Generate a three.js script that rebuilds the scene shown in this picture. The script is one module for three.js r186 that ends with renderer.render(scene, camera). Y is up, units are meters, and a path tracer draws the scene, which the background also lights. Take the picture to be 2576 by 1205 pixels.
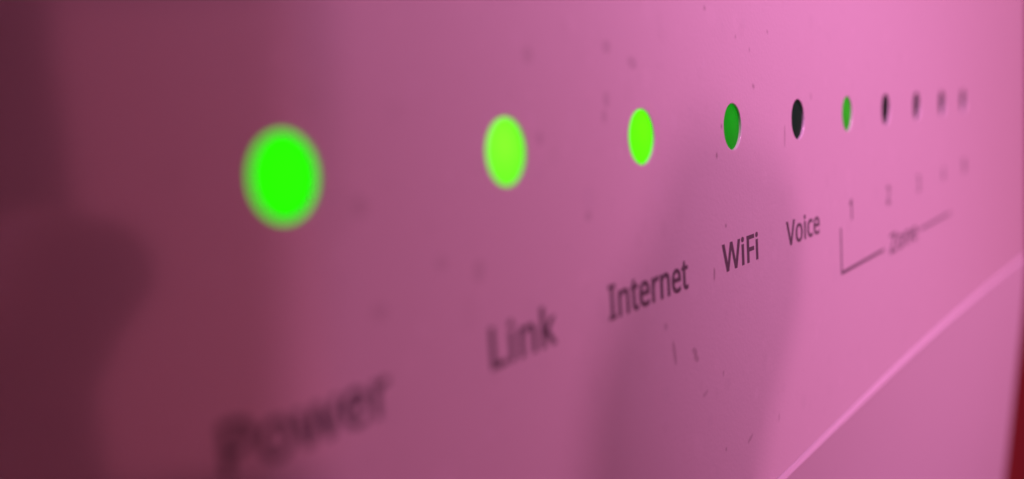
import * as THREE from 'three';
import { RoundedBoxGeometry } from 'three/addons/geometries/RoundedBoxGeometry.js';
import { mergeGeometries, mergeVertices, toCreasedNormals } from 'three/addons/utils/BufferGeometryUtils.js';
import { RectAreaLightUniformsLib } from 'three/addons/lights/RectAreaLightUniformsLib.js';
import { FontLoader } from 'three/addons/loaders/FontLoader.js';
import { MarchingCubes } from 'three/addons/objects/MarchingCubes.js';
import { ImprovedNoise } from 'three/addons/math/ImprovedNoise.js';

RectAreaLightUniformsLib.init();
const scene = new THREE.Scene();
scene.background = new THREE.Color(0, 0, 0);
const renderer = new THREE.WebGLRenderer({ antialias: true });
renderer.toneMapping = THREE.LinearToneMapping;
renderer.toneMappingExposure = 1.09;
renderer.shadowMap.enabled = true;

// ---------------------------------------------------------------- frame of reference
// World: the front of the modem is the plane z = 0, x runs along its row of lights, y is up. The first light's hole is at (0, HOLE_Y, 0).
// PITCH is the distance from one light to the next; the lens is described by its own axes (x right, y down, z ahead).
const PITCH = 0.014, HOLE_Y = 0.16, FOCAL = 2500, HALF_W = 1288, HALF_H = 602.5;
const V3 = (x, y, z) => new THREE.Vector3(x, y, z);
const along = V3(1725, -415, FOCAL).normalize();                 // the row of lights, seen from the lens
const down = V3(1312, 20513, FOCAL).normalize();
down.addScaledVector(along, -down.dot(along)).normalize();
const out = V3().crossVectors(down, along).normalize();          // the modem's front faces this way
if (out.z > 0) out.negate();
const first = V3(719 - HALF_W, 445 - HALF_H, FOCAL).multiplyScalar(2.543 * PITCH / FOCAL);
const turn = v => V3(v.dot(along), -v.dot(down), v.dot(out));    // a direction of the lens in the world
const eye = turn(first).negate().add(V3(0, HOLE_Y, 0));
const fromLens = (x, y, z) => turn(V3(x, y, z)).add(eye);        // metres right, down and ahead of the lens

const camera = new THREE.PerspectiveCamera(2 * Math.atan(HALF_H / FOCAL) * 180 / Math.PI, 1024 / 479, 0.0015, 20);
camera.position.copy(eye);
camera.up.copy(turn(V3(0, -1, 0)));
camera.lookAt(fromLens(0, 0, 1));
camera.focus = first.z * 2.03;
camera.userData.fStop = 20.5;
camera.updateMatrixWorld();

// ---------------------------------------------------------------- light
const PINK = new THREE.Color().setRGB(1.0, 0.33, 0.8);
const FILL_RED = new THREE.Color().setRGB(1.0, 0.22, 0.38);
const FILL_DUSK = new THREE.Color().setRGB(1.0, 0.17, 0.26);
const PANELS = [
  { at: [-0.128, 0.42, 0.31], aim: [0.02, 0, 0], w: 0.4, h: 0.22, glow: 17.8, color: PINK, label: 'pink light panel facing the front of the modem' },
  { at: [0.7665, -0.12, 0.3275], aim: [0.534, -0.12, -0.115], w: 0.979, h: 0.64, glow: 0.15, color: FILL_RED, label: 'added dimmer pink fill panel off the far end of the modem' },  // added fill, no known source; its reflection gives the front its sheen
  { at: [0.366, -0.06, 0.4755], aim: [-0.007, -0.06, 0.0075], w: 0.14, h: 0.29, glow: 1.06, color: FILL_DUSK, label: 'added narrow upright red fill panel, smallest of the panels' },  // added strip, no known source; brightens the reflection around the first light
];
const LAMP = { at: V3(0.114, HOLE_Y - 0.05, 0.75), r: 0.02, power: 0.33 };

// ---------------------------------------------------------------- helpers
const used = {};
function numbered(name) {
  const n = used[name] = (used[name] ?? -1) + 1;
  return n ? `${name}_${String(n).padStart(3, '0')}` : name;
}
function mesh(name, geometry, material, parent = scene) {
  const m = new THREE.Mesh(geometry, material);
  m.name = parent === scene ? numbered(name) : name;
  m.castShadow = m.receiveShadow = true;
  parent.add(m);
  return m;
}
function part(name, geometry, material, parent, label) {
  const m = mesh(name, geometry, material, parent);
  m.name = numbered(name);
  if (label) m.userData.label = label;
  return m;
}
function tag(o, label, category) { o.userData.label = label; o.userData.category = category; return o; }
let seed = 7;
const rnd = () => { seed = (seed * 1664525 + 1013904223) >>> 0; return seed / 4294967296; };
const noise = new ImprovedNoise();
const rgb = (r, g, b) => new THREE.Color().setRGB(r, g, b);
const P = PITCH;

// ---------------------------------------------------------------- setting
{
  const g = new THREE.BoxGeometry(3, 2.4, 0.1);
  const w = mesh('wall', g, new THREE.MeshStandardMaterial({ color: rgb(0.26, 0.005, 0.002), roughness: 0.85 }));
  w.position.set(0.6, 0.5, -0.106);
  w.userData.kind = 'structure';
}

// ---------------------------------------------------------------- modem
const modem = new THREE.Group();
modem.name = numbered('modem');
scene.add(modem);
tag(modem, 'white plastic modem with a row of ten round status lights above printed names', 'modem');
const X0 = -3.2 * P, TOP = HOLE_Y + 2.6 * P, HOLE_R = 0.116 * P;

// surface of the moulded plastic: faint uneven grain and the specks, hairs and rub marks that lie on it
const TW = 2048, TH = 640, U0 = -3.4, U1 = 13.8, W1 = -5.45;      // the texture spans pitches U0..U1 along and hangs from 2.7 above the holes
const PERU = TW / (U1 - U0), VTOP = 2.7, VBOT = VTOP - TH / PERU;
const canvas = document.createElement('canvas');
canvas.width = TW; canvas.height = TH;
const ctx = canvas.getContext('2d');
ctx.fillStyle = 'rgb(232,231,230)';
ctx.fillRect(0, 0, TW, TH);
for (let k = 0; k < 5200; k++) {
  const l = rnd() < 0.5 ? 214 : 246;
  ctx.fillStyle = `rgba(${l},${l},${l},${0.05 + 0.13 * rnd()})`;
  ctx.beginPath(); ctx.arc(rnd() * TW, rnd() * TH, 1 + 7 * rnd() * rnd(), 0, 7); ctx.fill();
}
const tx = u => (u - U0) * PERU, ty = v => (VTOP - v) * PERU;
// [along, up, width, height, slant, darkness], in pitches from the first hole
const SPECKS = SPECK_LIST();
function SPECK_LIST() {
  const hit = (px, py) => {                                      // where the line of sight through this point of the photograph meets the front
    const r = turn(V3(px - HALF_W, py - HALF_H, FOCAL)), t = -eye.z / r.z;
    return [(eye.x + t * r.x) / P, (eye.y + t * r.y - HOLE_Y) / P];
  };
  return [
    [1815, 318, .016, .024, 0, .75], [1803, 391, .018, .03, 0, .8], [1826, 568, .02, .016, 0, .75], [1797, 690, .016, .06, .1, .7],
    [1974, 342, .02, .13, .1, .4], [1697, 888, .03, .12, -.2, .4], [1748, 884, .06, .03, .5, .4], [1752, 901, .06, .03, .5, .4], [1675, 822, .04, .03, .4, .3],
    [1525, 118, .07, .05, 0, .3], [1590, 158, .09, .05, .2, .3], [1525, 250, .05, .06, 0, .3], [1520, 292, .04, .05, 0, .2], [1327, 138, .06, .06, 0, .25], [1480, 543, .05, .04, 0, .3],
    [1895, 217, .04, .025, .4, .4], [2040, 243, .05, .04, .3, .3], [905, 520, .06, .06, 0, .25], [1110, 662, .06, .05, 0, .2], [1205, 680, .06, .07, .3, .25], [955, 785, .07, .05, 0, .22],
    [1775, 990, .07, .02, -.2, .25], [1888, 1103, .08, .02, -.3, .35], [1960, 1050, .02, .05, .2, .3], [1827, 1130, .02, .02, 0, .5], [1357, 350, .04, .05, 0, .2], [1820, 940, .02, .03, .3, .3],
    [1930, 80, .03, .02, .2, .3], [1850, 92, .02, .02, 0, .3], [1772, 20, .03, .02, .3, .4], [1885, 125, .02, .02, 0, .3],
  ].map(([x, y, ...rest]) => [...hit(x, y), ...rest]);
}
for (const [u, v, w, h, slant, dark] of SPECKS) {
  ctx.save();
  ctx.translate(tx(u), ty(v)); ctx.rotate(slant);
  ctx.fillStyle = `rgba(52,46,52,${dark * (w > 0.045 && h > 0.035 ? 0.35 : 0.55)})`;
  ctx.beginPath(); ctx.ellipse(0, 0, Math.max(0.9, w * PERU / 2), Math.max(0.9, h * PERU / 2), 0, 0, 7); ctx.fill();
  ctx.restore();
}
const skin = new THREE.CanvasTexture(canvas);
skin.colorSpace = THREE.SRGBColorSpace;
skin.anisotropy = 8;
const grainSize = 256, grainData = new Uint8Array(grainSize * grainSize * 4);
for (let i = 0; i < grainSize * grainSize; i++) {
  const x = i % grainSize, y = (i / grainSize) | 0;
  const v = 128 + 50 * noise.noise(x / 5, y / 5, 3) + 40 * noise.noise(x / 2.3, y / 2.3, 9) + 20 * (rnd() - 0.5);
  grainData.set([v, v, v, 255], i * 4);
}
const grain = new THREE.DataTexture(grainData, grainSize, grainSize);
grain.wrapS = grain.wrapT = THREE.RepeatWrapping;
grain.magFilter = THREE.LinearFilter;
grain.repeat.set(14, 5);
grain.needsUpdate = true;
const plastic = new THREE.MeshPhysicalMaterial({ map: skin, roughness: 0.5, clearcoat: 1, clearcoatRoughness: 0.09, bumpMap: grain, bumpScale: 0.00003 });
const shellPlastic = new THREE.MeshPhysicalMaterial({ color: rgb(0.78, 0.75, 0.73), roughness: 0.5, clearcoat: 0.15, clearcoatRoughness: 0.35 });

function skinUV(g) {
  const p = g.attributes.position, uv = new Float32Array(p.count * 2);
  for (let i = 0; i < p.count; i++) {
    uv[2 * i] = (p.getX(i) / P - U0) / (U1 - U0);
    uv[2 * i + 1] = ((p.getY(i) - HOLE_Y) / P - VBOT) / (VTOP - VBOT);
  }
  g.setAttribute('uv', new THREE.BufferAttribute(uv, 2));
  return g;
}
// lower edge of the front panel: nearly straight, sagging a little towards the far end
const seam = u => HOLE_Y - P * (2.0 + 0.19 * Math.pow(Math.max(0, (u - 6) / 7.2), 1.6));
const END = 13.45;
{
  const s = new THREE.Shape();
  s.moveTo(X0, seam(-3.2));
  for (let u = -3; u <= END; u += 0.25) s.lineTo(u * P, seam(u));
  s.lineTo(END * P, seam(END));
  s.lineTo(END * P, TOP - 0.4 * P);
  s.quadraticCurveTo(END * P, TOP, (END - 0.4) * P, TOP);
  s.lineTo(X0, TOP);
  s.closePath();
  for (let k = 0; k < 10; k++) {
    const h = new THREE.Path();
    h.absarc(k * P, HOLE_Y, HOLE_R, 0, 2 * Math.PI, true);
    s.holes.push(h);
  }
  const b = 0.00006, g = new THREE.ExtrudeGeometry(s, { depth: 0.0011 - 2 * b, bevelEnabled: true, bevelThickness: b, bevelSize: b, bevelOffset: -b, bevelSegments: 2, curveSegments: 48 });
  g.translate(0, 0, -0.0011 + b);
  part('front_panel', skinUV(g), plastic, modem);
}
// the lower half stands a little proud of the panel; its upper edge is a narrow slope that looks up
const BOTTOM = 0.0, SLOPE = 0.00034, PROUD = 0.0002;
{
  const rows = [];                                              // [drop below the seam, z]
  rows.push([-0.0002, -0.0012], [0.00004, -0.0011], [0.00005, 0.0], [0.00008, 0.00008]);
  rows.push([SLOPE, PROUD - 0.00006], [SLOPE + 0.00008, PROUD]);
  const reach = 0.085;
  for (let k = 1; k <= 10; k++) rows.push([SLOPE + 0.0001 + reach * k / 10, PROUD - reach * k / 10 * 0.19]);
  const us = [];
  for (let u = -3.2; u < END; u += 0.25) us.push(u);
  const pos = [], idx = [], NC = us.length + 9;
  for (const [drop, z] of rows) {
    const end = END + 0.15 + Math.max(0, drop) / P * 1.14 - Math.max(0, drop / P - 1.0) * 0.3;      // the end slants in towards the foot
    for (const u of us) { const e = Math.min(u, end - 0.27); pos.push(e * P, seam(u) - drop, z); }
    for (let k = 0; k < 9; k++) {                               // rounded corner
      const a = k / 8 * Math.PI / 2, r = 0.25 * P;
      pos.push((end - 0.25) * P + r * Math.sin(a), seam(END) - drop, z - r * (1 - Math.cos(a)) * (drop > 0.0001 ? 1 : 0.2));
    }
  }
  for (let j = 0; j + 1 < rows.length; j++) for (let i = 0; i + 1 < NC; i++) {
    const a = j * NC + i, c = a + NC;
    idx.push(a, c, a + 1, a + 1, c, c + 1);
  }
  const g = new THREE.BufferGeometry();
  g.setAttribute('position', new THREE.Float32BufferAttribute(pos, 3));
  g.setIndex(idx);
  g.computeVertexNormals();
  part('lower_panel', toCreasedNormals(g, 0.2), shellPlastic, modem);
}
{
  const depth = 0.036, g = new RoundedBoxGeometry((END + 3.0) * P - 0.008, TOP - 0.004 - 0.003, depth, 4, 0.004);
  const s = part('shell', g, shellPlastic, modem);
  s.position.set(X0 + 0.001 + ((END + 3.0) * P - 0.008) / 2, 0.003 + (TOP - 0.007) / 2, -0.016 - depth / 2);
  const rim = new THREE.BoxGeometry((END + 3.1) * P - 0.006, 4.3 * P, 0.0148);
  const r = part('inner_frame', rim, new THREE.MeshStandardMaterial({ color: rgb(0.02, 0.02, 0.02), roughness: 0.8 }), modem);
  r.position.set(X0 + 0.002 + ((END + 3.1) * P - 0.006) / 2, HOLE_Y + 0.25 * P, -0.0012 - 0.0004 - 0.0074);
}

// status lights: a moulded lens at the back of each hole
const LIT = [
  ['bright green lit power light', [0.022, 1.12, 0.0], 1], ['brightest yellowish green light above Link', [0.24, 1.5, 0.025], 1], ['yellowish green lit light above Internet', [0.15, 1.35, 0.0], 1],
  ['dim green light above WiFi', [0.002, 0.28, 0.006], 1], ['unlit dark light above Voice', [0.0, 0.009, 0.004], 0], ['green light above number 1', [0.03, 0.34, 0.012], 1],  // unlit Voice lens keeps a faint green emission for leaked light
  ['unlit dark light above number 2', [0, 0.002, 0], 0], ['unlit dark light above number 3', [0, 0, 0], 0], ['unlit dark light above number 4', [0, 0, 0], 0], ['unlit dark light, last of the row', [0, 0, 0], 0],
];
const pipeGlow = [0, 1, 2].map(k => {                           // the diode sits off the middle of its light pipe
  const n = 64, d = new Uint8Array(n * n * 4);
  for (let i = 0; i < n * n; i++) {
    const x = (i % n) / n * 2 - 1 - [0.0, -0.1, 0.15][k], y = ((i / n) | 0) / n * 2 - 1 - [0.1, 0.25, 0.3][k];
    const v = 255 * ([0.8, 0.6, 0.7][k] + [0.2, 0.4, 0.3][k] * Math.exp(-(x * x + y * y) * 1.6)) * (0.96 + 0.04 * noise.noise(x * 4, y * 4, k));
    d.set([v, v, v, 255], i * 4);
  }
  const t = new THREE.DataTexture(d, n, n);
  t.magFilter = THREE.LinearFilter;
  t.needsUpdate = true;
  return t;
});
LIT.forEach(([label, glow], k) => {
  const pts = [];
  const r = HOLE_R - 0.00001, dome = 0.00012, back = k < 3 ? -0.00013 : k < 5 ? -0.0002 : -0.00016;
  for (let i = 0; i <= 10; i++) pts.push(new THREE.Vector2(r * i / 10, back + dome * (1 - (i / 10) ** 2)));
  pts.push(new THREE.Vector2(r, -0.0011), new THREE.Vector2(0, -0.0011));
  const g = new THREE.LatheGeometry(pts, 40);
  g.rotateX(Math.PI / 2);
  const lit = glow[1] > 0.1;
  const uv = g.attributes.uv, p = g.attributes.position;
  for (let i = 0; i < p.count; i++) uv.setXY(i, 0.5 + p.getX(i) / r * 0.49, 0.5 + p.getY(i) / r * 0.49);
  const m = new THREE.MeshPhysicalMaterial({ color: lit ? rgb(0.004, 0.08, 0.004) : rgb(0.004, 0.02, 0.012), roughness: 0.6, specularIntensity: 0.15, emissive: rgb(...glow), emissiveIntensity: 1, emissiveMap: lit ? pipeGlow[Math.min(k, 2)] : null });
  const l = part('indicator_light', g, m, modem, label);
  l.position.set(k * P, HOLE_Y, 0);
});

// printed names
const loader = new FontLoader();
const regular = await loader.loadAsync('fonts/droid/droid_sans_regular.typeface.json');
const bold = await loader.loadAsync('fonts/droid/droid_sans_bold.typeface.json');
const ink = new THREE.MeshStandardMaterial({ color: rgb(0.13, 0.12, 0.13), roughness: 0.6 });
const INK = 0.000012;
function wordGeometry(text, capHeight, width, face = regular) {
  const g = mergeGeometries(face.generateShapes(text, 1).map(s => new THREE.ExtrudeGeometry(s, { depth: 1, bevelEnabled: true, bevelThickness: 0, bevelSize: 0.023, bevelSegments: 1, curveSegments: 8 })));
  g.computeBoundingBox();
  const b = g.boundingBox, cap = face === regular || face === bold ? capOf(face) : 1;
  g.translate(-(b.min.x + b.max.x) / 2, 0, 0);
  g.scale(width / (b.max.x - b.min.x), capHeight / cap, INK);
  return g;
}
function capOf(face) {
  const g = new THREE.ShapeGeometry(face.generateShapes('H', 1));
  g.computeBoundingBox();
  return g.boundingBox.max.y;
}
function print(name, text, u, v, cap, width, face) {            // u is the middle, v the baseline, both in pitches from the first hole
  const m = part(name, wordGeometry(text, cap * P, width * P, face), ink, modem);
  m.position.set(u * P, HOLE_Y + v * P, 0.000002);
  return m;
}
const BASE = -0.712, CAP = 0.137;
print('printed_name', 'Power', 0.02, BASE, CAP, 0.61).userData.label = 'blurred dark print reading Power';
print('printed_name', 'Link', 1.035, BASE, CAP, 0.415).userData.label = 'dark print reading Link';
print('printed_name', 'Internet', 2.017, BASE, CAP, 0.755).userData.label = 'dark print reading Internet';
print('printed_name', 'WiFi', 3.045, BASE, CAP, 0.49).userData.label = 'dark print reading WiFi';
print('printed_name', 'Voice', 4.04, BASE, CAP, 0.61).userData.label = 'dark print reading Voice';
['1', '2', '3', '4', '5'].forEach((t, k) => print('printed_number', t, 5.03 + k, BASE, CAP, t === '1' ? 0.06 : t === '5' ? 0.15 : 0.1, t === '5' ? bold : regular));
print('printed_name', 'Zone', 6.5, -1.1, 0.145, 0.9).userData.label = 'dark print reading Zone between two lines';
{
  const bar = (u0, v0, u1, v1) => { const g = new THREE.BoxGeometry((u1 - u0) * P, (v1 - v0) * P, INK); g.translate((u0 + u1) / 2 * P, HOLE_Y + (v0 + v1) / 2 * P, INK / 2 + 0.000002); return g; };
  const y = -1.03;
  part('printed_bracket', mergeGeometries([bar(4.775, y, 4.8, y + 0.29), bar(4.775, y - 0.022, 5.87, y), bar(7.08, y - 0.022, 8.32, y)]), ink, modem);
}

// ---------------------------------------------------------------- what stands outside the frame: phone, the hand that holds it, the lamps and added fill panels
const lensTurn = new THREE.Matrix4().makeBasis(turn(V3(1, 0, 0)), turn(V3(0, -1, 0)), turn(V3(0, 0, -1)));   // right, up, backwards
const mm = (x, y, z) => fromLens(x / 1000, y / 1000, z / 1000);
const PHONE = { x0: -80, x1: 75, y0: -82, y1: 30 };  // phone at the lens, made larger than real to block light
{
  const t = new THREE.Group();
  t.name = numbered('phone');
  scene.add(t);
  t.position.copy(mm((PHONE.x0 + PHONE.x1) / 2, (PHONE.y0 + PHONE.y1) / 2, -5.5));
  t.quaternion.setFromRotationMatrix(lensTurn);
  tag(t, 'black phone held in front of the modem, enlarged to block light', 'phone');
  const w = (PHONE.x1 - PHONE.x0) / 1000, h = (PHONE.y1 - PHONE.y0) / 1000;
  part('body', new RoundedBoxGeometry(w, h, 0.008, 4, 0.0035), new THREE.MeshStandardMaterial({ color: rgb(0.01, 0.01, 0.011), roughness: 0.5 }), t);
  const s = part('screen', new THREE.BoxGeometry(w - 0.012, h - 0.008, 0.0002), new THREE.MeshStandardMaterial({ color: rgb(0.006, 0.006, 0.007), roughness: 0.1 }), t);
  s.position.z = 0.0041;
  const r = part('lens_ring', new THREE.TorusGeometry(0.005, 0.0006, 8, 40), new THREE.MeshStandardMaterial({ color: rgb(0.05, 0.05, 0.05), roughness: 0.3, metalness: 1 }), t);
  r.position.set(-(PHONE.x0 + PHONE.x1) / 2000, (PHONE.y0 + PHONE.y1) / 2000, -0.0042);
}
{
  // right hand: palm beyond the end of the telephone, forefinger lifted ahead of it, the others bent round its edge
  const casts = (u, v, z, r) => {                                // a joint z metres before the modem, in the lens's millimetres, between the bulb and this place on the front
    const b = V3(u * P, HOLE_Y + v * P, 0), f = b.lerp(LAMP.at, z / LAMP.at.z).sub(eye);
    const a = [V3(1, 0, 0), V3(0, 1, 0), V3(0, 0, 1)].map(d => f.dot(turn(d)) * 1000);
    return [...a, r];
  };
  const bones = [];
  const chain = (...pts) => { for (let i = 0; i + 1 < pts.length; i++) bones.push([pts[i], pts[i + 1]]); };
  chain([135, 92, -24, 22], [104, 62, -20, 18]); chain([135, 92, -24, 22], [98, 76, -18, 18]); chain([104, 62, -20, 18], [98, 76, -18, 18]);
  chain([135, 92, -24, 22], [180, 150, -40, 25]);
  chain([106, 62, -14, 11], casts(1.5, -3.5, 0.106, 10), casts(2.48, -1.5, 0.101, 9), casts(3.38, -0.8, 0.101, 7.2));    // forefinger
  chain(casts(1.5, -3.4, 0.106, 10), casts(2.2, -1.3, 0.1, 8.8), casts(2.7, -0.62, 0.1, 7.2));                            // middle finger beside it
  chain(casts(2.7, -0.52, 0.1, 6.6), casts(3.38, -0.76, 0.101, 6.6));                                                     // added link between the tips, straightens the top of the cast shadow
  chain([108, 70, -12, 11], casts(2.0, -4.1, 0.104, 9.5), casts(2.6, -3.3, 0.104, 8));                                 // ring finger, spread from them
  chain([98, 76, -18, 17], [70, 62, -16, 14]);
  chain([66, 60, -16, 10], [60, 46, -2, 8], [57, 34, 3, 6.6]);                              // little finger, under the phone and up its back
  chain([108, 58, -28, 13], [96, 20, -26, 10.5], [64, 8, -20, 9]);                          // thumb, on the screen's side
  const lo = [45, -35, -85], size = 190, N = 110;
  const smin = (a, b, k) => { const h = Math.max(k - Math.abs(a - b), 0) / k; return Math.min(a, b) - h * h * k / 4; };
  const mc = new MarchingCubes(N, new THREE.MeshStandardMaterial(), false, false, 200000);
  mc.isolation = 0;
  for (let z = 0; z < N; z++) for (let y = 0; y < N; y++) for (let x = 0; x < N; x++) {
    const p = [lo[0] + x / (N - 1) * size, lo[1] + y / (N - 1) * size, lo[2] + z / (N - 1) * size];
    let d = 1e3;
    for (const [a, b] of bones) {
      let ab = 0, ap = 0;
      for (let i = 0; i < 3; i++) { ab += (b[i] - a[i]) ** 2; ap += (p[i] - a[i]) * (b[i] - a[i]); }
      const t = Math.min(1, Math.max(0, ap / ab));
      let q = 0;
      for (let i = 0; i < 3; i++) q += (p[i] - a[i] - t * (b[i] - a[i])) ** 2;
      d = smin(d, Math.sqrt(q) - (a[3] + t * (b[3] - a[3])), 3);
    }
    const edge = x < 1 || y < 1 || z < 1 || x > N - 2 || y > N - 2 || z > N - 2;
    mc.field[x + y * N + z * N * N] = edge ? -1 : -d;
  }
  mc.update();
  const n = mc.count, pos = new Float32Array(n * 3);
  for (let i = 0; i < n; i++) {
    const c = [0, 1, 2].map(k => lo[k] + (mc.positionArray[3 * i + k] + 1) / 2 * size * N / (N - 1));
    const w = mm(...c);
    pos.set([w.x, w.y, w.z], 3 * i);
  }
  let g = new THREE.BufferGeometry();
  g.setAttribute('position', new THREE.BufferAttribute(pos, 3));
  g = mergeVertices(g, 1e-6);
  g.computeVertexNormals();
  const ix = g.index.array, e = [0, 1, 2].map(k => V3().fromBufferAttribute(g.attributes.position, ix[k]));
  const c = mm(120, 75, -20);
  g.translate(-c.x, -c.y, -c.z);
  const h = mesh('hand', g, new THREE.MeshPhysicalMaterial({ color: rgb(0.42, 0.2, 0.13), roughness: 0.55, side: THREE.DoubleSide }));
  h.position.copy(c);
  tag(h, 'bare right hand holding the phone by its end, forefinger lifted', 'hand');
}
for (const { at, aim, w, h, glow, color, label } of PANELS) {
  const t = new THREE.Group(), p = V3(at[0], HOLE_Y + at[1], at[2]), q = V3(aim[0], HOLE_Y + aim[1], aim[2]);
  t.name = numbered('light_panel');  // shared by the main panel and the two added fills
  scene.add(t);
  t.position.copy(p);
  t.lookAt(q);
  tag(t, label, 'lamp');
  const f = part('housing', new RoundedBoxGeometry(w - 0.004, h - 0.004, 0.03, 3, 0.006), new THREE.MeshStandardMaterial({ color: rgb(0.02, 0.02, 0.02), roughness: 0.6 }), t);
  f.position.z = -0.018;
  part('diffuser', new THREE.BoxGeometry(w, h, 0.003), new THREE.MeshStandardMaterial({ color: rgb(0.8, 0.8, 0.8), emissive: color, emissiveIntensity: 0.12, roughness: 0.6 }), t);
  const l = new THREE.RectAreaLight(color, glow, w, h);
  l.name = 'panel_glow';
  l.position.copy(p).addScaledVector(q.clone().sub(p).normalize(), 0.004);
  l.lookAt(q);
  scene.add(l);
}
{
  const b = mesh('bulb_lamp', new THREE.SphereGeometry(LAMP.r, 32, 20), new THREE.MeshStandardMaterial({ color: rgb(0.8, 0.8, 0.8), emissive: PINK, emissiveIntensity: 3, roughness: 0.6 }));
  b.position.copy(LAMP.at);
  tag(b, 'round pink bulb hanging in front of the modem', 'lamp');
  const l = new THREE.PointLight(rgb(1, 0.27, 0.6), LAMP.power, 0, 2);
  l.position.copy(LAMP.at);
  l.castShadow = true;
  l.shadow.radius = LAMP.r / 0.02;
  scene.add(l);
}
renderer.render(scene, camera);
